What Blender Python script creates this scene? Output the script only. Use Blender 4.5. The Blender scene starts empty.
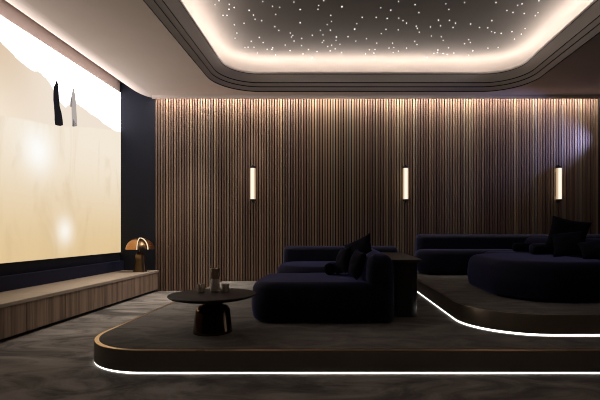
import bpy, bmesh, math, random
from mathutils import Vector, Matrix, Euler

random.seed(7)
C = bpy.context.scene.collection
SC = bpy.context.scene
PI = math.pi

# ------------------------------------------------------------------ camera
EYE, FPX, PX, PY = 0.917, 420.0, 336.0, 232.0
cd = bpy.data.cameras.new('camera'); cam = bpy.data.objects.new('camera', cd); C.objects.link(cam)
cam.location = (0, 0, EYE); cam.rotation_euler = (PI/2, 0, 0)
cd.sensor_width = 36; cd.lens = FPX/600*36
cd.shift_x = -(PX-300)/600; cd.shift_y = (PY-200)/600
cd.clip_start = 0.02
SC.camera = cam
vs = SC.view_settings
SC.display_settings.display_device = 'sRGB'
vs.view_transform = 'Standard'; vs.look = 'None'; vs.gamma = 1; vs.exposure = 0.0; vs.use_curve_mapping = False
W = bpy.data.worlds.new('world'); SC.world = W; W.use_nodes = True
W.node_tree.nodes['Background'].inputs[0].default_value = (0.0, 0.0, 0.0, 1)
SC.cycles.max_bounces = 8; SC.cycles.diffuse_bounces = 5
SC.cycles.use_denoising = True
SC.cycles.filter_width = 1.05
SC.cycles.sample_clamp_indirect = 4.0
SC.cycles.caustics_reflective = False; SC.cycles.caustics_refractive = False

# ------------------------------------------------------------------ materials
def lin(r, g, b):
    f = lambda c: (c/255/12.92) if c/255 <= 0.04045 else ((c/255+0.055)/1.055)**2.4
    return (f(r), f(g), f(b), 1.0)

class NT:
    """a small helper round a node tree"""
    def __init__(s, m):
        m.use_nodes = True; s.t = m.node_tree; s.n = s.t.nodes; s.l = s.t.links
        s.n.clear(); s.out = s.n.new('ShaderNodeOutputMaterial')
    def new(s, typ, **kw):
        n = s.n.new(typ)
        for k, v in kw.items(): setattr(n, k, v)
        return n
    def put(s, sock, v):
        if isinstance(v, bpy.types.NodeSocket): s.l.new(v, sock)
        else: sock.default_value = v
    def math(s, op, a, b=0.0, c=None, clamp=False):
        n = s.new('ShaderNodeMath', operation=op, use_clamp=clamp)
        s.put(n.inputs[0], a); s.put(n.inputs[1], b)
        if c is not None: s.put(n.inputs[2], c)
        return n.outputs[0]
    def mix(s, f, a, b, mode='MIX'):
        n = s.new('ShaderNodeMix', data_type='RGBA', blend_type=mode)
        s.put(n.inputs[0], f); s.put(n.inputs[6], a); s.put(n.inputs[7], b)
        return n.outputs[2]
    def coord(s, which='Object'):
        return s.new('ShaderNodeTexCoord').outputs[which]
    def mapping(s, vec, scale=(1,1,1), rot=(0,0,0), loc=(0,0,0)):
        n = s.new('ShaderNodeMapping'); s.put(n.inputs[0], vec)
        n.inputs['Scale'].default_value = scale; n.inputs['Rotation'].default_value = rot; n.inputs['Location'].default_value = loc
        return n.outputs[0]
    def noise(s, vec, scale=5, detail=4, rough=.55, dist=0):
        n = s.new('ShaderNodeTexNoise'); s.put(n.inputs['Vector'], vec)
        n.inputs['Scale'].default_value = scale; n.inputs['Detail'].default_value = detail
        n.inputs['Roughness'].default_value = rough; n.inputs['Distortion'].default_value = dist
        return n.outputs[0]
    def ramp(s, f, stops, interp='LINEAR'):
        n = s.new('ShaderNodeValToRGB'); s.put(n.inputs[0], f); e = n.color_ramp.elements
        n.color_ramp.interpolation = interp
        while len(e) < len(stops): e.new(0.5)
        for q, (p, c) in zip(e, stops):
            q.position = p; q.color = c if len(c) == 4 else (*c, 1)
        return n.outputs[0]
    def smooth(s, v, a, b):
        n = s.new('ShaderNodeMapRange', interpolation_type='SMOOTHSTEP')
        s.put(n.inputs[0], v); n.inputs[1].default_value = a; n.inputs[2].default_value = b
        return n.outputs[0]
    def bsdf(s, **kw):
        b = s.new('ShaderNodeBsdfPrincipled')
        for k, v in kw.items(): s.put(b.inputs[k.replace('_', ' ')], v)
        s.l.new(b.outputs[0], s.out.inputs[0]); s.b = b
        return b
    def bump(s, h, strength=.3, dist=.01):
        n = s.new('ShaderNodeBump'); s.put(n.inputs['Height'], h)
        n.inputs['Strength'].default_value = strength; n.inputs['Distance'].default_value = dist
        s.l.new(n.outputs[0], s.b.inputs['Normal'])

def mat(name): return bpy.data.materials.new(name)

def m_plain(name, col, rough=.6, metal=0, noise=0.12, nscale=8, spec=.5, bump=0, **kw):
    m = mat(name); t = NT(m)
    n = t.noise(t.coord(), nscale, 5)
    c = t.mix(n, tuple(x*(1-noise) for x in col[:3])+(1,), tuple(min(1, x*(1+noise)) for x in col[:3])+(1,))
    t.bsdf(Base_Color=c, Roughness=rough, Metallic=metal, Specular_IOR_Level=spec, **kw)
    if bump: t.bump(t.noise(t.coord(), nscale*12, 3), bump, .004)
    return m

def m_emit(name, col, strength, sample=True):
    m = mat(name); t = NT(m)
    e = t.new('ShaderNodeEmission'); e.inputs[0].default_value = col; e.inputs[1].default_value = strength
    t.l.new(e.outputs[0], t.out.inputs[0])
    if not sample: m.cycles.emission_sampling = 'NONE'
    return m

def m_carpet(name, a, b, scale=1.3):
    m = mat(name); t = NT(m); co = t.coord()
    big = t.noise(t.mapping(co, (1, 1.9, 1), (0, 0, .5)), scale*1.6, 6, .62, 1.2)
    fine = t.noise(co, 160, 2, .6)
    f = t.smooth(big, .30, .70)
    c = t.mix(f, a, b)
    c = t.mix(t.math('MULTIPLY', fine, .35), c, tuple(x*.4 for x in a[:3])+(1,))
    t.bsdf(Base_Color=c, Roughness=.93, Specular_IOR_Level=.12)
    t.bump(t.math('ADD', fine, t.math('MULTIPLY', big, 1.5)), .35, .006)
    return m

def m_velvet(name, col, sheen, tint, spec=.15):
    m = mat(name); t = NT(m); co = t.coord()
    n = t.noise(co, 5, 4, .6, .6)
    c = t.mix(t.smooth(n, .3, .7), tuple(x*.75 for x in col[:3])+(1,), col)
    b = t.bsdf(Base_Color=c, Roughness=.75, Specular_IOR_Level=spec, Sheen_Weight=sheen, Sheen_Roughness=.35, Sheen_Tint=tint)
    t.bump(t.math('ADD', n, t.math('MULTIPLY', t.noise(co, 220, 2), .15)), .25, .008)
    return m

def m_slat():
    m = mat('oak_slats'); t = NT(m); co = t.coord()
    a = t.new('ShaderNodeAttribute', attribute_name='tone')
    sep = t.new('ShaderNodeSeparateColor'); t.l.new(a.outputs['Color'], sep.inputs[0])
    tone = t.ramp(sep.outputs[0], [(0, lin(106, 86, 78)), (.25, lin(148, 124, 106)), (.5, lin(118, 103, 90)), (.75, lin(158, 140, 118)), (1, lin(118, 110, 110))])
    g = t.noise(t.mapping(co, (90, 30, .8)), 1.6, 4, .55, .2)
    c = t.mix(t.smooth(g, .35, .75), tone, t.mix(1.0, tone, (.88, .86, .84, 1), 'MULTIPLY'))
    t.bsdf(Base_Color=c, Roughness=.5, Specular_IOR_Level=.35)
    return m

def m_veneer(name, a, b):
    m = mat(name); t = NT(m); co = t.coord('Object')
    g = t.noise(t.mapping(co, (40, 34, 1.0)), 1.2, 6, .65, .8)
    pl = t.noise(t.mapping(co, (9, 9, .05)), 1.2, 2, .5)
    c = t.mix(t.smooth(t.math('ADD', t.math('MULTIPLY', g, .5), t.math('MULTIPLY', pl, .5)), .35, .65), a, b)
    t.bsdf(Base_Color=c, Roughness=.55, Specular_IOR_Level=.3)
    return m

def m_brushed(name, col, rough=.35):
    m = mat(name); t = NT(m); co = t.coord()
    n = t.noise(t.mapping(co, (3, 3, 160)), 1.5, 4)
    v = t.noise(co, 2.2, 3)
    c = t.mix(v, tuple(x*.75 for x in col[:3])+(1,), col)
    t.bsdf(Base_Color=c, Metallic=1.0, Roughness=t.math('ADD', t.math('MULTIPLY', n, .2), rough-.1))
    return m

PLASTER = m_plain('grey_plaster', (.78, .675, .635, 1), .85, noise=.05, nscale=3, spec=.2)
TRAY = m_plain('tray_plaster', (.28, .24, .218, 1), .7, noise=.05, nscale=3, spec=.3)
GAP_SHADOW = m_plain('painted_gap_shadow', (.006, .006, .006, 1), .9, spec=.1)  # black that stands in for shade between the tray mouldings
STARCEIL = m_plain('star_ceiling', (.092, .077, .068, 1), .9, noise=.06, nscale=2, spec=.1)
NAVY = m_plain('navy_fabric_wall', (.020, .022, .034, 1), .9, noise=.15, nscale=60, spec=.15, bump=.2)
NAVY2 = m_plain('navy_skirting', (.018, .02, .048, 1), .7, noise=.1, nscale=30, spec=.2)
DARKWALL = m_plain('dark_wall', (.03, .028, .027, 1), .9, spec=.1)
BACKING = m_plain('black_felt', (.006, .005, .005, 1), .95, spec=.05)
SLAT = m_slat()
FLOORM = m_carpet('floor_concrete', (.085, .079, .074, 1), (.38, .35, .325, 1), 1.0)
DECKM = m_carpet('platform_carpet', (.12, .114, .108, 1), (.24, .228, .216, 1), 1.6)
DECK2M = m_carpet('upper_carpet', (.12, .118, .115, 1), (.22, .215, .207, 1), 1.6)
FASCIA = m_plain('dark_bronze', (.20, .18, .158, 1), .45, metal=.2, noise=.08, nscale=4)
FASCIA2 = m_plain('mid_bronze', (.30, .25, .205, 1), .34, metal=.6, noise=.08, nscale=4)
BRASS = m_brushed('brass', (.80, .52, .25, 1), .3)
LED = m_emit('led_white', (1, .94, .87, 1), 3.2)
COVELED = m_emit('cove_led', (1, .93, .86, 1), 170.0)
SLOTLED = m_emit('slot_led', (1, .86, .72, 1), 60.0)
STARM = m_emit('star_point', (1, .96, .92, 1), 1.6, False)
VELVET = m_velvet('navy_velvet', (.0065, .0072, .022, 1), .5, (.27, .31, .90, 1))
VELVETD = m_velvet('dark_velvet', (.0032, .0036, .0095, 1), .16, (.2, .23, .9, 1), .06)
PLINTHM = m_plain('black_plinth', (.006, .006, .007, 1), .7)
TABLETOP = m_plain('dark_stained_top', (.016, .012, .010, 1), .5, noise=.3, nscale=14, spec=.2)
TABLEBASE = m_plain('polished_bronze', (.15, .098, .068, 1), .16, metal=1, noise=.15)
CONSOLEM = m_plain('black_lacquer', (.012, .011, .011, 1), .32, noise=.1, spec=.5)
VENEER = m_veneer('walnut_veneer', (.14, .095, .066, 1), (.38, .275, .20, 1))
STONE = m_plain('beige_stone_top', (.40, .33, .27, 1), .45, noise=.16, nscale=7, spec=.4)
COPPER = m_brushed('copper', (.62, .30, .12, 1), .28)
LAMPBASE = m_brushed('aged_bronze', (.20, .13, .075, 1), .35)
LAMPGLOW = m_emit('lamp_glow', (1, .80, .52, 1), 1.15)
def m_sconce():
    m = mat('sconce_glow'); t = NT(m)
    co = t.coord(); sp = t.new('ShaderNodeSeparateXYZ'); t.l.new(co, sp.inputs[0])
    f = t.smooth(t.math('ABSOLUTE', sp.outputs[0]), .012, .042)
    c = t.mix(f, (1.15, 1.0, .82, 1), (.50, .33, .19, 1))
    e = t.new('ShaderNodeEmission'); t.put(e.inputs[0], c); e.inputs[1].default_value = 1.0
    t.l.new(e.outputs[0], t.out.inputs[0]); return m
SCONCEGLOW = m_sconce()
SCONCEMETAL = m_plain('sconce_black', (.012, .010, .009, 1), .4, metal=.6)
SCREENEDGE = m_plain('screen_edge', (.02, .02, .02, 1), .5)
FIGDARK = m_emit('picture_dark', (.012, .011, .013, 1), 1)
FIGPALE = m_emit('picture_pale', (.44, .39, .37, 1), 1)
def m_glass(name, col):
    m = mat(name); t = NT(m)
    t.bsdf(Base_Color=col, Roughness=.22, Transmission_Weight=.05, IOR=1.35, Specular_IOR_Level=.6)
    return m
GLASS = m_glass('smoky_glass', (.95, .84, .75, 1))
GLASSB = m_glass('amber_glass', (.60, .47, .35, 1))

# ------------------------------------------------------------------ geometry helpers
def bm_new(): return bmesh.new()

def box(bm, x0, x1, y0, y1, z0, z1, bev=0, seg=2):
    vs_ = [bm.verts.new((x, y, z)) for z in (z0, z1) for y in (y0, y1) for x in (x0, x1)]
    fs = [bm.faces.new([vs_[i] for i in q]) for q in ((0,2,3,1),(4,5,7,6),(0,1,5,4),(2,6,7,3),(0,4,6,2),(1,3,7,5))]
    if bev:
        es = list({e for f in fs for e in f.edges})
        bmesh.ops.bevel(bm, geom=es, offset=bev, segments=seg, affect='EDGES', profile=.5)
    return bm

def rrect(x0, x1, y0, y1, r, inset=0, n=10):
    """rounded rectangle, radii (x0y0, x1y0, x1y1, x0y1), counter-clockwise"""
    if not isinstance(r, (tuple, list)): r = (r,)*4
    x0 += inset; x1 -= inset; y0 += inset; y1 -= inset
    out = []
    for (cx, cy, sx, sy, a0), rr in zip(((x0,y0,1,1,PI),(x1,y0,-1,1,1.5*PI),(x1,y1,-1,-1,0),(x0,y1,1,-1,.5*PI)), r):
        rr = max(rr-inset, .001)
        for k in range(n+1):
            a = a0 + k/n*PI/2
            out.append((cx+sx*rr+rr*math.cos(a), cy+sy*rr+rr*math.sin(a)))
    return out

def loft(bm, rings, cap0=True, cap1=True, closed=True):
    rv = [[bm.verts.new(p) for p in ring] for ring in rings]
    n = len(rv[0])
    for a, b in zip(rv, rv[1:]):
        for i in range(n if closed else n-1):
            j = (i+1) % n
            bm.faces.new((a[i], a[j], b[j], b[i]))
    if cap0: bm.faces.new(rv[0][::-1])
    if cap1: bm.faces.new(rv[-1])
    return rv

def soft_slab(bm, x0, x1, y0, y1, r, z0, z1, rb=.03, rt=.08, n=12, crown=0.0, bulge=0.0):
    rings = []
    def ring(ins, z): rings.append([(x, y, z) for x, y in rrect(x0, x1, y0, y1, r, ins, n)])
    m = 7
    for k in range(m+1):
        a = k/m*PI/2; ring(rb*(1-math.sin(a)), z0+rb*(1-math.cos(a)))
    for k in range(1, 6):
        f = k/6; ring(-bulge*math.sin(f*PI), z0+rb+(z1-rt-z0-rb)*f)
    for k in range(m+1):
        a = k/m*PI/2; ring(rt*(1-math.cos(a)), z1-rt+rt*math.sin(a))
    lim = min(x1-x0, y1-y0)/2
    for k in range(1, 5):
        ins = rt+(lim*.85-rt)*k/4
        if ins > rt: ring(ins, z1+crown*math.sin(k/4*PI/2))
    loft(bm, rings)
    return bm

def lathe(bm, cx, cy, prof, n=40, cap0=True, cap1=True):
    rings = [[(cx+r*math.cos(2*PI*i/n), cy+r*math.sin(2*PI*i/n), z) for i in range(n)] for r, z in prof]
    loft(bm, rings, cap0, cap1)
    return bm

def tube_path(bm, pts, w, h):
    """closed band of rectangular section along a plan loop: pts are (x,y) lists for outer and inner"""

ORIGIN = {}
def obj(name, bm, m, parent=None, smooth=True, origin=None):
    bmesh.ops.remove_doubles(bm, verts=bm.verts, dist=1e-5)
    bmesh.ops.recalc_face_normals(bm, faces=bm.faces)
    me = bpy.data.meshes.new(name)
    if parent is None:
        if origin is None:
            xs = [v.co for v in bm.verts]
            origin = Vector(((min(c.x for c in xs)+max(c.x for c in xs))/2, (min(c.y for c in xs)+max(c.y for c in xs))/2, min(c.z for c in xs)))
        og = Vector(origin)
    else: og = ORIGIN[parent.name]
    bmesh.ops.translate(bm, vec=-og, verts=bm.verts)
    bm.to_mesh(me); bm.free()
    for q in (m if isinstance(m, (list, tuple)) else [m]): me.materials.append(q)
    if smooth:
        for p in me.polygons: p.use_smooth = True
        me.set_sharp_from_angle(angle=math.radians(38))
    o = bpy.data.objects.new(name, me); C.objects.link(o)
    if parent is None: o.location = og
    else: o.parent = parent
    ORIGIN[o.name] = og
    return o

def thing(name, label, cat, loc, group=None):
    o = bpy.data.objects.new(name, None); C.objects.link(o)
    o.empty_display_size = .1; o.location = loc
    o['label'] = label; o['category'] = cat
    if group: o['group'] = group
    ORIGIN[o.name] = Vector(loc)
    return o

def tag(o, label, cat, group=None):
    o['label'] = label; o['category'] = cat
    if group: o['group'] = group
    return o

def struct(o):
    o['kind'] = 'structure'; return o

def copy_tree(o, parent=None):
    c = o.copy(); C.objects.link(c)
    if parent: c.parent = parent
    for ch in list(o.children): copy_tree(ch, c)
    return c

# ------------------------------------------------------------------ room shell
XL, XR, YB, YF = -3.360, 4.37, 6.53, -1.6
ZC = 3.0
b = box(bm_new(), XL-.1, XR+.1, YF-.1, YB+.15, -.1, 0); struct(obj('floor', b, FLOORM, smooth=False))
b = box(bm_new(), XL-.1, XL, YF-.1, YB+.15, 0, 3.085)
struct(obj('wall_left', b, NAVY, smooth=False))
b = box(bm_new(), XL-.1, XL, YF-.1, YB+.15, 3.085, 3.6)
struct(obj('trim_1', b, PLASTER, smooth=False))
b = box(bm_new(), XR, XR+.1, YF-.1, YB+.15, 0, 3.6); struct(obj('wall_right', b, DARKWALL, smooth=False))
b = box(bm_new(), XL, XR, YF-.1, YF, 0, 3.6); struct(obj('wall_front', b, DARKWALL, smooth=False))
b = box(bm_new(), XL, XR, YB+.045, YB+.15, 0, 3.6); struct(obj('wall_back', b, BACKING, smooth=False))
# navy panel in the corner by the screen, dark panel at the right end
b = box(bm_new(), XL, -2.812, YB+.0, YB+.045, 0, 3.5); struct(obj('trim_2', b, NAVY, smooth=False))
b = box(bm_new(), 4.075, XR, YB+.0, YB+.045, 0, 3.15); struct(obj('trim_3', b, DARKWALL, smooth=False))

# slatted cladding, each slat with its own tone of wood
b = bm_new(); col = b.loops.layers.color.new('tone')
x = -2.806
while x < 4.06:
    w = .0245
    nf = set(b.faces)
    box(b, x, x+w, YB, YB+.046, 0, 3.12)
    tone = random.random()
    for f in b.faces:
        if f not in nf:
            for l in f.loops: l[col] = (tone, tone, tone, 1)
    x += w + .0168
struct(obj('trim_4', b, SLAT, smooth=False))

# ceiling: flat border with a rounded opening, curved edge along the screen wall, stepped tray, star panel
CX0, CX1, CY0, CY1, CR = -1.735, 2.762, -.9, 6.25, .62
b = bm_new()
def ringv(ins, z, n=16): return [(x, y, z) for x, y in rrect(CX0, CX1, CY0, CY1, CR, ins, n)]
YC = YB-.13     # the slot that washes the slats begins here
outer = [(-2.80, YF, ZC), (XR, YF, ZC), (XR, YC, ZC), (-2.80, YC, ZC)]
ov = [b.verts.new(p) for p in outer]; iv = [b.verts.new(p) for p in ringv(0, ZC)]
es = [b.edges.new((ov[i], ov[(i+1) % 4])) for i in range(4)] + [b.edges.new((iv[i], iv[(i+1) % len(iv)])) for i in range(len(iv))]
bmesh.ops.triangle_fill(b, use_beauty=True, use_dissolve=False, edges=es)
# curve rising to the screen wall
cur = []
for k in range(15):
    f = k/14
    cur.append((-2.80+(XL+2.80)*f, ZC+.285*(f**1.75)))
for (xa, za), (xb, zb) in zip(cur, cur[1:]):
    q = [b.verts.new(p) for p in ((xa, YF, za), (xb, YF, zb), (xb, YB+.002, zb), (xa, YB+.002, za))]
    b.faces.new(q)
# slot: upright lip and a soffit above it
box(b, -2.80, XR, YC-.012, YC, 2.947, 3.3)
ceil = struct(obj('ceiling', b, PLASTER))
# stepped tray frame
b = bm_new(); STEP = .0633
def band(i0, z0, i1, z1, mi):
    r0, r1 = ringv(i0, z0), ringv(i1, z1)
    v0 = [b.verts.new(p) for p in r0]; v1 = [b.verts.new(p) for p in r1]; n = len(v0)
    for i in range(n):
        f = b.faces.new((v0[i], v0[(i+1) % n], v1[(i+1) % n], v1[i])); f.material_index = mi
z = ZC; ins = 0
for st in (.052, .045, .093):
    band(ins, z, ins, z+.014, 1)                       # plain band in black, the shadow of a gap painted on
    band(ins, z+.014, ins+st*.35, z+st*.55, 0)         # rounded moulding between the black bands
    band(ins+st*.35, z+st*.55, ins+st, z+st, 0)
    z += st; ins += st
band(ins, z, ins, z+.012, 1)
band(ins, z+.012, ins, z+.035, 0)                      # lip
band(ins, z+.035, ins-.38, z+.035, 0)                  # ledge behind the lip
ZS = 3.43
band(ins-.38, z+.035, ins-.38, z+.05, 0)
obj('stepped_tray', b, [TRAY, GAP_SHADOW], ceil)
b = bm_new(); rings = []
hh = ZS-z-.05
for k in range(13):
    a = k/12*PI/2
    rings.append(ringv(ins-.38+.30*(1-math.cos(a)), z+.05+hh*math.sin(a)))
loft(b, rings, False, True)
obj('star_panel', b, STARCEIL, ceil)
# light strip lying on the ledge
b = bm_new()
zl = z+.036
r = [ringv(ins-.05, zl), ringv(ins-.05, zl+.012), ringv(ins-.075, zl+.012), ringv(ins-.075, zl)]
loft(b, r, False, False)
obj('cove_light_strip', b, COVELED, ceil)
# lid above everything
b = box(bm_new(), XL-.1, XR+.1, YF-.1, YB+.15, 3.6, 3.7); struct(obj('trim_5', b, DARKWALL, smooth=False))
# slot light strip above the slats
b = box(bm_new(), -2.80, 4.06, YC+.004, YC+.03, 3.06, 3.07)
tag(obj('wall_wash_light', b, SLOTLED, smooth=False), 'warm light strip in the slot above the slatted back wall', 'light')

# ------------------------------------------------------------------ stars (fibre-optic points)
S7 = [(58,25),(80,3),(138,23),(137,51),(167,41),(103,86),(126,86),(252,57),(277,84),(286,108),(324,117),(330,7),(386,34),(427,40),(404,81),(508,10),(543,53),(543,129),(223,131),(168,140),(182,187),(172,217),(399,151),(422,172),(487,187),(502,200),(493,210),(509,233),(310,212),(264,234),(332,242),(228,270),(246,268),(280,268),(300,301),(355,280),(382,281),(387,272),(403,313),(458,256),(552,218),(551,259),(486,288)]
S6 = [(142,2),(112,31),(108,54),(251,38,2),(3,55),(185,90),(189,127),(163,146),(122,180),(182,179),(2,135),(485,45),(591,7),(545,59),(373,102),(457,102),(523,109),(593,107),(341,141),(328,173,2),(516,174),(488,200),(589,178),(74,210),(138,208),(10,229),(218,220,2),(288,219),(216,240),(142,242),(133,253),(335,245),(399,231),(461,257),(556,257),(240,264),(190,269),(166,278),(9,272),(51,296),(181,304),(211,292),(102,308),(249,314),(416,297),(450,295),(393,322),(443,317,2),(534,287),(563,284),(559,314),(590,305),(18,322),(74,345)]
S8 = [(73,16),(87,45),(185,13),(196,33),(253,8),(367,8),(446,18),(462,13),(407,37),(429,44),(470,48),(520,45),(510,56),(523,2),(158,72),(198,73),(166,93),(129,97),(220,83),(211,99),(77,94),(81,102),(88,116),(275,86),(307,99),(337,100),(352,74),(351,114),(363,118),(386,120),(425,114),(473,103),(459,123),(434,141),(132,130),(168,133),(175,146),(72,149),(80,161),(42,174),(268,143),(274,154),(253,158),(195,173),(156,181),(141,193),(154,190),(175,193),(190,198),(214,192),(283,184),(268,200),(338,174),(375,172),(117,208),(42,83),(29,74)]
stars = [(205+p[0]/5.714, p[1]/5.714, 1) for p in S7] + [(300+p[0]/6, p[1]/6, p[2] if len(p) > 2 else 1) for p in S6] + [(395+p[0]/3.636, p[1]/3.636, 1) for p in S8]
star0 = None
for sx, sy, k in stars:
    d = FPX*(ZS-EYE)/(PY-sy); X = (sx-PX)*d/FPX
    if star0 is None:
        b = bm_new(); bmesh.ops.create_icosphere(b, subdivisions=1, radius=.0074)
        o = star0 = obj('star_light', b, STARM, origin=(0, 0, 0))
        tag(o, 'tiny white star light set in the dark tray ceiling', 'star light', 'star lights in the ceiling')
    else:
        o = star0.copy(); C.objects.link(o)
    o.location = (X, d, ZS-.003)
    s = 1.45 if k == 2 else random.uniform(.8, 1.1)
    o.scale = (s, s, s)

# ------------------------------------------------------------------ projection screen
SY0, SY1, SZ0, SZ1, SX = 3.3, YB-.003, .603, 3.08, -3.345
scr = thing('projection_screen', 'large glowing wall screen showing two robed figures on pale desert dunes', 'screen', (XL, (SY0+SY1)/2, SZ0))
b = box(bm_new(), XL+.001, SX-.004, SY0, SY1, SZ0, SZ1)
obj('frame', b, SCREENEDGE, scr, smooth=False)
def dep(px): return FPX*(-SX)/(PX-px)
def zz(px, py): return EYE+(PY-py)*dep(px)/FPX
def m_screen():
    m = mat('screen_picture'); t = NT(m)
    uv = t.coord('UV'); sp = t.new('ShaderNodeSeparateXYZ'); t.l.new(uv, sp.inputs[0]); u, v = sp.outputs[0], sp.outputs[1]
    def ridge(pts):
        st = []
        for px, py in pts:
            uu = (dep(px)-SY0)/(SY1-SY0); vv = min(1, max(0, (zz(px, py)-SZ0)/(SZ1-SZ0)))
            st.append((uu, (vv, vv, vv)))
        return t.ramp(u, st)
    wob = t.math('MULTIPLY', t.math('SUBTRACT', t.noise(t.mapping(uv, (14, 3, 1)), 1.5, 4), .5), .03)
    vw = t.math('ADD', v, wob)
    far = ridge([(-160, 5), (0, 40), (20, 60), (31, 68), (41, 71), (50, 82), (60, 100), (66, 106), (73, 101), (84, 107), (97, 117), (108, 125), (118, 132)])
    near = ridge([(-160, 80), (0, 115), (30, 120), (54, 125.5), (72, 126.6), (90, 127), (105, 129), (120, 131)])
    dfar = t.math('SUBTRACT', far, vw); dnear = t.math('SUBTRACT', near, v)
    sky = (3.6, 3.4, 3.25, 1)
    farc = t.mix(t.smooth(dfar, 0, .34), lin(222, 198, 170), lin(245, 230, 210))
    farc = t.mix(t.smooth(u, .22, .52), farc, lin(240, 226, 210))
    # soft diagonal wind ripples on the near dune
    rip = t.noise(t.mapping(uv, (6, 1.5, 1), (0, 0, -.75)), 1.8, 5, .55, 1.0)
    ripf = t.smooth(rip, .48, .72)
    base = t.mix(t.smooth(v, 0, .62), lin(226, 198, 152), lin(244, 232, 214))
    base = t.mix(t.math('MULTIPLY', ripf, .28), base, lin(206, 178, 136))
    def glow(px, py, r):
        du = t.math('SUBTRACT', u, (dep(px)-SY0)/(SY1-SY0)); dv = t.math('SUBTRACT', v, (zz(px, py)-SZ0)/(SZ1-SZ0))
        d2 = t.math('ADD', t.math('MULTIPLY', du, du), t.math('MULTIPLY', t.math('MULTIPLY', dv, dv), .5))
        return t.math('POWER', 2.718, t.math('MULTIPLY', d2, -1/(r*r)))
    base = t.mix(t.math('MULTIPLY', glow(38, 150, .075), .9), base, lin(255, 255, 253))
    base = t.mix(t.math('MULTIPLY', glow(65, 231, .05), .8), base, lin(255, 253, 248))
    c = t.mix(t.smooth(dfar, -.004, .010), sky, farc)
    c = t.mix(t.smooth(dnear, -.004, .008), c, base)
    e = t.new('ShaderNodeEmission'); t.put(e.inputs[0], c); e.inputs[1].default_value = SCREEN_STRENGTH
    t.l.new(e.outputs[0], t.out.inputs[0])
    return m
SCREEN_STRENGTH = 1.0
SCREENM = m_screen()
b = bm_new()
uvl = b.loops.layers.uv.new('UVMap')
q = [(SX, SY0, SZ0), (SX, SY1, SZ0), (SX, SY1, SZ1), (SX, SY0, SZ1)]
f = b.faces.new([b.verts.new(p) for p in q])
for l, uvc in zip(f.loops, ((0,0),(1,0),(1,1),(0,1))): l[uvl].uv = uvc
pic = obj('picture', b, SCREENM, scr, smooth=False)
def figure(name, pts, m):
    b = bm_new()
    vs_ = [b.verts.new((SX+.0015, dep(px), zz(px, py))) for px, py in pts]
    f = b.faces.new(vs_); bmesh.ops.triangulate(b, faces=[f])
    return obj(name, b, m, pic, smooth=False)
figure('picture_figure', [(56.6,79.6),(57.5,82),(58.2,86),(58.6,92),(58.8,99),(59.6,106),(61.5,113),(62.6,120),(63,125.2),(60,126),(57.5,125.6),(55,124.8),(54.4,120),(54.4,112),(53.8,106),(53.2,100),(53.2,94),(53.6,87),(55.2,83.5),(55.8,83)], FIGDARK)
figure('picture_figure', [(73.3,86.6),(74,90),(75,94),(75.8,101),(76.2,110),(76.8,119),(77,126),(74,126.6),(72,126.4),(72,118),(72.3,110),(71.6,107),(70.2,107),(70,102),(71,97),(72,92)], FIGPALE)['label'] = 'pale grey robed figure in the picture'
figure('picture_figure_shade', [(71.2,97),(72.1,101),(71.9,107),(70.3,107),(70.1,102)], FIGDARK)
figure('picture_figure_shade', [(73.2,119),(74.4,123),(77,126),(73,126.6),(72,126.2)], FIGDARK)

# padded navy ledge under the screen
b = box(bm_new(), XL, XL+.06, 1.2, YB, 0, .475, .006); struct(obj('baseboard_left', b, NAVY2, smooth=False))

# ------------------------------------------------------------------ low media bench under the screen
CXF, CTOP = -2.753, .326
splits = [1.62, 4.28, YB-.02]
labels = ['walnut veneer bench cabinet nearest the front, running out of the frame', 'walnut veneer bench cabinet under the dome lamp, ending at the slatted wall']
seams = [[2.1, 2.66, 3.2, 3.74], [4.78, 5.3, 5.75, 6.15]]
for k in range(2):
    y0, y1 = splits[k], splits[k+1]
    t = thing('media_cabinet', labels[k], 'cabinet', ((XL+CXF)/2, (y0+y1)/2, 0), 'cabinets along the screen wall')
    b = box(bm_new(), XL+.065, CXF-.022, y0+.001, y1-.001, .04, CTOP-.034); obj('body', b, PLINTHM, t, smooth=False)
    b = box(bm_new(), XL+.10, CXF-.07, y0+.001, y1-.001, 0, .04); obj('plinth', b, PLINTHM, t, smooth=False)
    ys = [y0]+seams[k]+[y1]
    for a, c in zip(ys, ys[1:]):
        b = box(bm_new(), CXF-.021, CXF, a+.0035, c-.0035, .034, CTOP-.036, .0015, 1)
        obj('door', b, VENEER, t, smooth=False)
for y0, y1, lab in ((1.6, 4.088, 'front slab of the pale stone top on the walnut bench'), (4.092, YB-.012, 'rear slab of pale stone bench top carrying the dome lamp')):
    b = box(bm_new(), XL+.062, CXF+.006, y0, y1, CTOP-.034, CTOP, .004, 2)
    tag(obj('bench_top', b, STONE, smooth=False), lab, 'bench top', 'stone tops of the bench')

# ------------------------------------------------------------------ dome lamp
LX, LY, LZ = -2.915, 6.25, CTOP
t = thing('dome_lamp', 'copper dome table lamp with glowing arched slit on the bench end', 'lamp', (LX, LY, LZ))
def sweep_profile(bm, pts, y0, y1):
    a = [bm.verts.new((x, y0, z)) for x, z in pts]; c = [bm.verts.new((x, y1, z)) for x, z in pts]
    n = len(pts)
    bm.faces.new(a); bm.faces.new(c[::-1])
    for i in range(n): bm.faces.new((a[i], c[i], c[(i+1) % n], a[(i+1) % n]))
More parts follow.
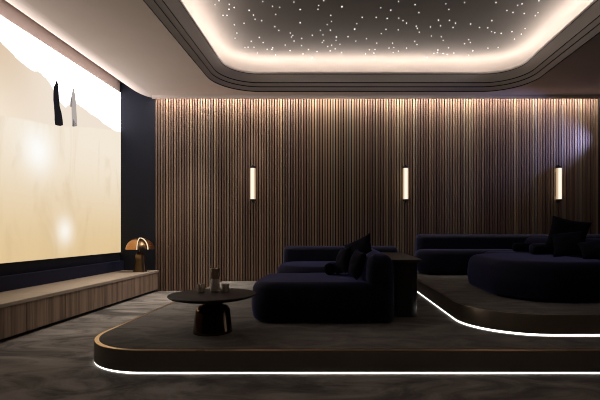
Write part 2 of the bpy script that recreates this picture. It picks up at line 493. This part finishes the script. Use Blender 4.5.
# stem: an arched solid with a rounded top, slightly flared foot
b = bm_new(); rings = []
for k in range(15):
    f = k/14; z = LZ+.30*f
    w = .072+.022*(1-f)**3
    if f > .62:
        g = (f-.62)/.38; w = .0735*math.sqrt(max(.02, 1-g*g*.98))
    rings.append([(LX+x, LY+y, z) for x, y in rrect(-w, w, -w*.62, w*.62, min(w*.6, .04), 0, 6)])
loft(b, rings); obj('stem', b, LAMPBASE, t)
b = bm_new(); lathe(b, LX, LY, [(.012, LZ+.28), (.012, LZ+.38)], 16); obj('spindle', b, LAMPBASE, t)
# two shells of the dome, leaving a slit between them
R = .195; ZD = LZ+.335
def shell(a0, a1, rr, th):
    b = bm_new(); nu, nv = 26, 14
    def P(r, i, j):
        a = a0+(a1-a0)*i/nu; e = j/nv*PI/2*.985
        return (LX+r*math.cos(e)*math.cos(a), LY+r*math.cos(e)*math.sin(a), ZD+r*.88*math.sin(e))
    for r in (rr, rr-th):
        g = [[b.verts.new(P(r, i, j)) for j in range(nv+1)] for i in range(nu+1)]
        for i in range(nu):
            for j in range(nv): b.faces.new((g[i][j], g[i+1][j], g[i+1][j+1], g[i][j+1]))
        if r == rr: g0 = g
    for i in range(nu): b.faces.new((g0[i][0], g[i][0], g[i+1][0], g0[i+1][0]))
    for i in (0, nu):
        for j in range(nv): b.faces.new((g0[i][j], g0[i][j+1], g[i][j+1], g[i][j]))
    return b
D2R = math.radians
shade = obj('shade', shell(D2R(-32), D2R(282), R, .006), COPPER, t)
# inner dark reflector visible through the opening, with a glowing rim following the opening
b = shell(D2R(-76), D2R(-34), R-.04, .004); obj('inner_reflector', b, LAMPBASE, t)
b = bm_new()
for a in (D2R(-32), D2R(-78)):
    prev = None
    for j in range(15):
        e = j/14*PI/2*.97
        ps = []
        for rr in (R+.002, R-.012):
            for da in (-.017, .017):
                aa = a+da/max(.35, math.cos(e))
                ps.append(b.verts.new((LX+rr*math.cos(e)*math.cos(aa), LY+rr*math.cos(e)*math.sin(aa), ZD+rr*.88*math.sin(e))))
        ps = [ps[0], ps[1], ps[3], ps[2]]
        if prev:
            for i in range(4): b.faces.new((prev[i], prev[(i+1) % 4], ps[(i+1) % 4], ps[i]))
        else: b.faces.new(ps)
        prev = ps
    b.faces.new(prev)
obj('glowing_slit', b, LAMPGLOW, shade)

# ------------------------------------------------------------------ platforms
def platform(name, label, x0, x1, y0, y1, r, z0, z1, fascia, deckm, led_h, trim_w, trimm):
    t = thing(name, label, 'platform', ((x0+x1)/2, (y0+y1)/2, z0))
    N = 24
    R_ = lambda ins, z: [(x, y, z) for x, y in rrect(x0, x1, y0, y1, r, ins, N)]
    # recessed base with the strip, riser face above it
    b = bm_new(); loft(b, [R_(.03, z0), R_(.03, z0+led_h)], True, True); obj('recessed_base', b, PLINTHM, t)
    b = bm_new(); loft(b, [R_(.003, z0+.002), R_(.003, z0+led_h-.002), R_(.029, z0+led_h-.002), R_(.029, z0+.002), R_(.003, z0+.002)], False, False)
    obj('light_strip', b, LED, t)['label'] = 'glowing white strip under the step'
    b = bm_new(); loft(b, [R_(.03, z0+led_h), R_(0, z0+led_h), R_(0, z1-.006), R_(.002, z1-.002)], False, False); obj('fascia', b, fascia, t)
    b = bm_new(); loft(b, [R_(.002, z1-.002), R_(.004, z1), R_(trim_w, z1)], False, False); obj('edge_trim', b, trimm, t)['label'] = 'metal edging along the step'
    b = bm_new(); loft(b, [R_(trim_w, z1-.01), R_(trim_w, z1+.002), R_(trim_w+.004, z1+.004)], True, True); obj('carpet_deck', b, deckm, t)
    return t
ZP1, ZP2 = .153, .317
platform('low_platform', 'wide grey carpeted lower platform with brass edge and glowing base, under coffee table', -1.785, XR-.01, 2.708, YB-.004, (.53, .002, .002, .002), .0, ZP1, FASCIA, DECKM, .014, .032, BRASS)
platform('upper_platform', 'grey carpeted upper platform step at right carrying the second sofa', 1.02, XR-.012, 3.05, YB-.006, (.56, .002, .002, .002), ZP1+.004, ZP2, FASCIA2, DECK2M, .018, .012, FASCIA2)
ZP1 += .004; ZP2 += .004

# ------------------------------------------------------------------ coffee table
TX, TY, TT = -.938, 3.20, .447
t = thing('coffee_table', 'round dark pedestal coffee table holding a carafe and two cups', 'table', (TX, TY, ZP1))
b = bm_new(); lathe(b, TX, TY, [(.06, TT-.062), (.14, TT-.055), (.26, TT-.034), (.306, TT-.022), (.321, TT-.013), (.326, TT-.007), (.322, TT-.0015), (.313, TT)], 72)
obj('tabletop', b, TABLETOP, t)
b = bm_new(); prof = [(.144, ZP1), (.146, ZP1+.006), (.143, ZP1+.02), (.136, ZP1+.09), (.128, ZP1+.155)]
for k in range(1, 9):
    a = k/8*PI/2; prof.append((.083+.045*math.cos(a), ZP1+.155+.05*math.sin(a)))
prof += [(.07, ZP1+.215), (.066, TT-.058)]
lathe(b, TX, TY, prof, 64); obj('pedestal', b, TABLEBASE, t)
# carafe and cups
CFX, CFY = (215-PX)*3.33/FPX, 3.33
t = thing('carafe', 'tall smoky glass carafe standing between two cups on the coffee table', 'carafe', (CFX, CFY, TT))
b = bm_new(); lathe(b, CFX, CFY, [(.028, TT), (.034, TT+.004), (.037, TT+.03), (.036, TT+.06), (.034, TT+.085), (.031, TT+.096), (.031, TT+.1), (.025, TT+.1), (.026, TT+.09), (.03, TT+.06), (.031, TT+.03), (.026, TT+.01)], 32)
obj('body', b, GLASS, t)
b = bm_new(); lathe(b, CFX, CFY, [(.028, TT+.101), (.036, TT+.112), (.038, TT+.135), (.0385, TT+.165), (.036, TT+.184), (.032, TT+.184), (.034, TT+.165), (.033, TT+.135), (.028, TT+.118)], 32)
obj('tumbler_lid', b, GLASSB, t)['label'] = 'amber brown upper bowl'
for px, y, lab in ((201, 3.28, 'small glass cup left of the carafe on the coffee table'), (225.4, 3.30, 'small glass cup right of the carafe on the coffee table')):
    cx = (px-PX)*y/FPX
    b = bm_new(); lathe(b, cx, y, [(.024, TT), (.027, TT+.004), (.0285, TT+.03), (.0305, TT+.062), (.027, TT+.062), (.0255, TT+.03), (.023, TT+.012)], 28)
    tag(obj('cup', b, GLASS), lab, 'cup', 'cups on the coffee table')

# ------------------------------------------------------------------ sofas
def part_slab(name, root, m, *a, **k):
    b = bm_new(); soft_slab(b, *a, **k); return obj(name, b, m, root)
s1 = thing('sectional_sofa', 'navy velvet sectional sofa on lower platform beside the coffee table', 'sofa', (-.1, 4.9, ZP1), 'navy sectional sofas')
ZA = .50
part_slab('seat', s1, VELVET, -.725, .30, 3.46, 4.34, (.22, .05, .05, .20), ZP1+.006, ZA, rb=.05, rt=.075, crown=.012, bulge=.012)
part_slab('seat', s1, VELVET, -.765, .30, 5.0, 6.06, (.50, .05, .05, .30), ZP1+.03, ZA, rb=.06, rt=.085, crown=.01, bulge=.012)
part_slab('seat', s1, VELVET, -.35, .30, 4.36, 4.98, .05, ZP1+.03, .44, rb=.05, rt=.06)
part_slab('backrest', s1, VELVET, .258, .480, 3.465, 6.10, (.07, .07, .07, .07), ZP1+.006, .735, rb=.03, rt=.10, bulge=.006)
part_slab('backrest', s1, VELVET, -.76, .90, 6.02, 6.26, (.10, .10, .10, .10), ZP1+.03, .712, rb=.03, rt=.07, bulge=.006)
b = bm_new()
soft_slab(b, -.58, .40, 3.60, 6.2, .12, ZP1, ZP1+.05, rb=.004, rt=.004, n=6); obj('plinth', b, PLINTHM, s1)

s2 = thing('sectional_sofa', 'navy velvet sectional sofa on the upper platform at right', 'sofa', (2.4, 5.0, ZP2), 'navy sectional sofas')
ZB = .667
part_slab('seat', s2, VELVET, 1.455, 2.48, 3.48, 5.06, (.50, .05, .05, .52), ZP2+.015, ZB, rb=.04, rt=.10, crown=.012, bulge=.012)
part_slab('seat', s2, VELVET, 1.98, 2.48, 5.08, 5.72, (.1, .05, .05, .05), ZP2+.03, ZB-.004, rb=.05, rt=.09, crown=.008, bulge=.006)
part_slab('seat', s2, VELVET, 1.135, 2.60, 5.74, 6.24, (.24, .05, .05, .20), ZP2+.03, ZB, rb=.06, rt=.085, crown=.006, bulge=.012)
part_slab('seat', s2, VELVET, 2.62, 4.05, 5.74, 6.24, (.05, .2, .05, .05), ZP2+.03, ZB, rb=.06, rt=.085, crown=.006, bulge=.012)
part_slab('backrest', s2, VELVET, 1.20, 4.10, 6.17, 6.42, (.10, .10, .10, .10), ZP2+.03, .882, rb=.03, rt=.07, bulge=.006)
part_slab('backrest', s2, VELVET, 2.46, 2.68, 3.92, 5.55, (.08, .08, .08, .08), ZP2+.03, .853, rb=.03, rt=.085, bulge=.006)
b = bm_new()
soft_slab(b, 1.85, 2.45, 3.90, 5.9, .3, ZP2, ZP2+.05, rb=.004, rt=.004, n=6)
soft_slab(b, 1.30, 3.95, 5.86, 6.35, .1, ZP2, ZP2+.05, rb=.004, rt=.004, n=6); obj('plinth', b, PLINTHM, s2)

# cushions
def pillow(label, s, th, normal, spin, cx, cy, zrest, m, group, seed=1, zc=None, sx=1.0):
    rnd = random.Random(seed); ph = [rnd.uniform(0, 6.28) for _ in range(6)]
    b = bm_new(); n = 22
    for side in (1, -1):
        g = []
        for i in range(n+1):
            row = []
            for j in range(n+1):
                u = -1+2*i/n; v = -1+2*j/n
                x = s/2*sx*u*(1-.09*(1-v*v)); y = s/2*v*(1-.09*(1-u*u))
                h = th/2*max(0, (1-u*u)*(1-v*v))**.42
                h *= 1+.07*math.sin(3*u+2.2*v+ph[0])+.05*math.sin(5*v-3*u+ph[1])
                row.append(b.verts.new((x, y, side*h)))
            g.append(row)
        for i in range(n):
            for j in range(n): b.faces.new((g[i][j], g[i+1][j], g[i+1][j+1], g[i][j+1]))
    z = Vector(normal).normalized(); up = Vector((0, 0, 1))
    y = (up-z*up.dot(z)).normalized(); x = y.cross(z)
    M = Matrix((x, y, z)).transposed().to_4x4() @ Matrix.Rotation(math.radians(spin), 4, 'Z')
    bmesh.ops.transform(b, matrix=M, verts=b.verts)
    lo = min(v.co.z for v in b.verts)
    bmesh.ops.translate(b, vec=(cx, cy, zrest-lo), verts=b.verts)
    return tag(obj('cushion', b, m), label, 'cushion', group)
def bolster(label, p, axis, r, L, m, group):
    b = bm_new(); prof = []
    for k in range(7):
        a = k/6*PI/2; prof.append((r*(.55+.45*math.sin(a)) if k else .001, -L/2+.02*(1-math.cos(a))*0+.025*(1-math.cos(a))))
    prof = [(.001, -L/2), (r*.5, -L/2+.002), (r*.8, -L/2+.008), (r*.95, -L/2+.02), (r, -L/2+.04), (r*1.01, 0), (r, L/2-.04), (r*.95, L/2-.02), (r*.8, L/2-.008), (r*.5, L/2-.002), (.001, L/2)]
    lathe(b, 0, 0, prof, 32)
    q = Vector((0, 0, 1)).rotation_difference(Vector(axis).normalized()).to_matrix().to_4x4()
    bmesh.ops.transform(b, matrix=q, verts=b.verts)
    bmesh.ops.translate(b, vec=p, verts=b.verts)
    return tag(obj('bolster', b, m), label, 'bolster', group)
G1 = 'cushions on the sofa by the coffee table'; G2 = 'cushions on the upper sofa'
pillow('tallest navy cushion standing on its corner at the lower sofa back', .32, .13, (-.62, -.70, .30), 24, .225, 4.10, ZA+.004, VELVETD, G1, 3)
pillow('navy cushion standing beside the round bolster on the lower sofa', .255, .12, (-.93, -.30, .22), 8, .072, 3.98, ZA+.004, VELVETD, G1, 5)
pillow('front navy cushion leaning on the near end of the lower sofa back', .25, .12, (-.90, -.26, .30), -6, .183, 3.70, ZA+.002, VELVETD, G1, 8)
bolster('round navy bolster lying end-on on the lower sofa seat', ((331-PX)*4.0/FPX, 4.05, ZA+.068), (.12, 1, 0), .058, .26, VELVETD, G1)
pillow('tallest dark cushion with pointed corners on the upper sofa', .36, .13, (-.50, -.80, .22), -13, 2.345, 4.26, ZB+.002, VELVETD, G2, 11)
pillow('dark cushion leaning in front of the tallest one on the upper sofa', .29, .12, (-.50, -.70, .72), 9, 2.25, 4.06, ZB+.006, VELVETD, G2, 13)
pillow('dark cushion lying low at the right edge on the upper sofa', .26, .10, (-.30, -.50, .95), 12, 2.34, 3.78, ZB+.01, VELVETD, G2, 17)
bolster('long navy bolster lying before the cushions on the upper sofa', (2.19, 4.44, ZB+.070), (1, .05, 0), .058, .28, VELVET, G2)
bolster('small navy bolster farther back on the upper sofa seat', (2.31, 5.18, ZB+.062), (1, .1, 0), .055, .26, VELVETD, G2)

# ------------------------------------------------------------------ console behind the lower sofa
t = thing('console_table', 'black console table between the lower sofa back and the upper platform', 'console table', (.63, 4.4, ZP1))
b = bm_new(); soft_slab(b, .498, .782, 3.72, 5.05, (.03, .10, .10, .03), .645, .672, rb=.004, rt=.006, n=8); obj('top', b, CONSOLEM, t)
b = bm_new(); soft_slab(b, .540, .738, 3.755, 4.02, (.02, .07, .07, .02), ZP1, .645, rb=.002, rt=.002, n=8); obj('leg', b, CONSOLEM, t)
b = bm_new(); soft_slab(b, .540, .738, 4.80, 4.99, (.02, .07, .07, .02), ZP1, .645, rb=.002, rt=.002, n=8); obj('leg', b, CONSOLEM, t)

# ------------------------------------------------------------------ wall sconces
labs = ['glowing tube wall light at left, above the coffee table', 'glowing tube wall light in the middle of the slatted wall', 'glowing tube wall light at right, above the upper sofa']
sc0 = None
for px, lab in zip((253, 405.5, 558.5), labs):
    X = (px-PX)*(YB-.05)/FPX
    if sc0 is None:
        r = sc0 = thing('wall_sconce', lab, 'wall light', (0, YB, 1.66), 'wall lights on the slats')
        b = box(bm_new(), -.03, .03, YB-.008, YB, 1.47, 1.85, .003, 1); obj('back_plate', b, SCONCEMETAL, r)
        b = bm_new(); lathe(b, 0, YB-.06, [(.040, 1.422), (.042, 1.426), (.042, 1.894), (.040, 1.898)], 32); obj('diffuser', b, SCONCEGLOW, r)
        for z0, z1 in ((1.394, 1.4215), (1.8985, 1.926)):
            b = bm_new(); lathe(b, 0, YB-.06, [(.043, z0), (.046, z0+.002), (.046, z1-.002), (.043, z1)], 32); obj('end_cap', b, SCONCEMETAL, r)
        b = bm_new()
        box(b, -.012, .012, YB-.06, YB-.004, 1.9265, 1.95, .002, 1); obj('bracket', b, SCONCEMETAL, r)
        b = bm_new()
        box(b, -.012, .012, YB-.06, YB-.004, 1.37, 1.3935, .002, 1); obj('bracket', b, SCONCEMETAL, r)
        r.location.x = X
    else:
        r = copy_tree(sc0); r.location.x = X; r['label'] = lab

# ------------------------------------------------------------------ spots and slot lamp, some of them added
def spot(name, loc, target, power, col, size, blend=.6, soft=.1):
    l = bpy.data.lights.new(name, 'SPOT'); l.energy = power; l.color = col; l.spot_size = math.radians(size); l.spot_blend = blend; l.shadow_soft_size = soft
    o = bpy.data.objects.new(name, l); C.objects.link(o); o.location = loc
    o.rotation_euler = (Vector(target)-Vector(loc)).to_track_quat('-Z', 'Y').to_euler()
    return o
# bluish spot, its source unseen, across the upper right of the slatted wall
spot('blue_wall_spot', (4.35, 6.16, 2.42), (2.9, 6.53, 2.30), 120, (.42, .47, 1.0), 66, 1.0, .02)
# added spots that brighten the bench and nearby floor, no fittings known
for y, pw in ((4.35, 85), (5.2, 120), (6.0, 130)):
    spot('bench_fill_spot', (-2.15, y, 2.985), (-2.25, y, 0), pw, (1, .88, .76), 62, 1.0, .04)

# linear fitting in the slot, washing the slats and the floor below them
al = bpy.data.lights.new('wall_washer', 'AREA'); al.shape = 'RECTANGLE'; al.size = 6.84; al.size_y = .03
al.energy = 18; al.color = (1, .86, .72); al.spread = math.radians(70)
ao = bpy.data.objects.new('wall_washer', al); C.objects.link(ao); ao.location = (.63, YC+.05, 3.05); ao.rotation_euler = (math.radians(8), 0, 0)
spot('rear_fill_spot', (-1.3, 6.33, 2.985), (-1.3, 6.30, 0), 60, (1, .86, .72), 46, 1.0, .03)  # added spot, brightens the rear of the low platform and the wall foot
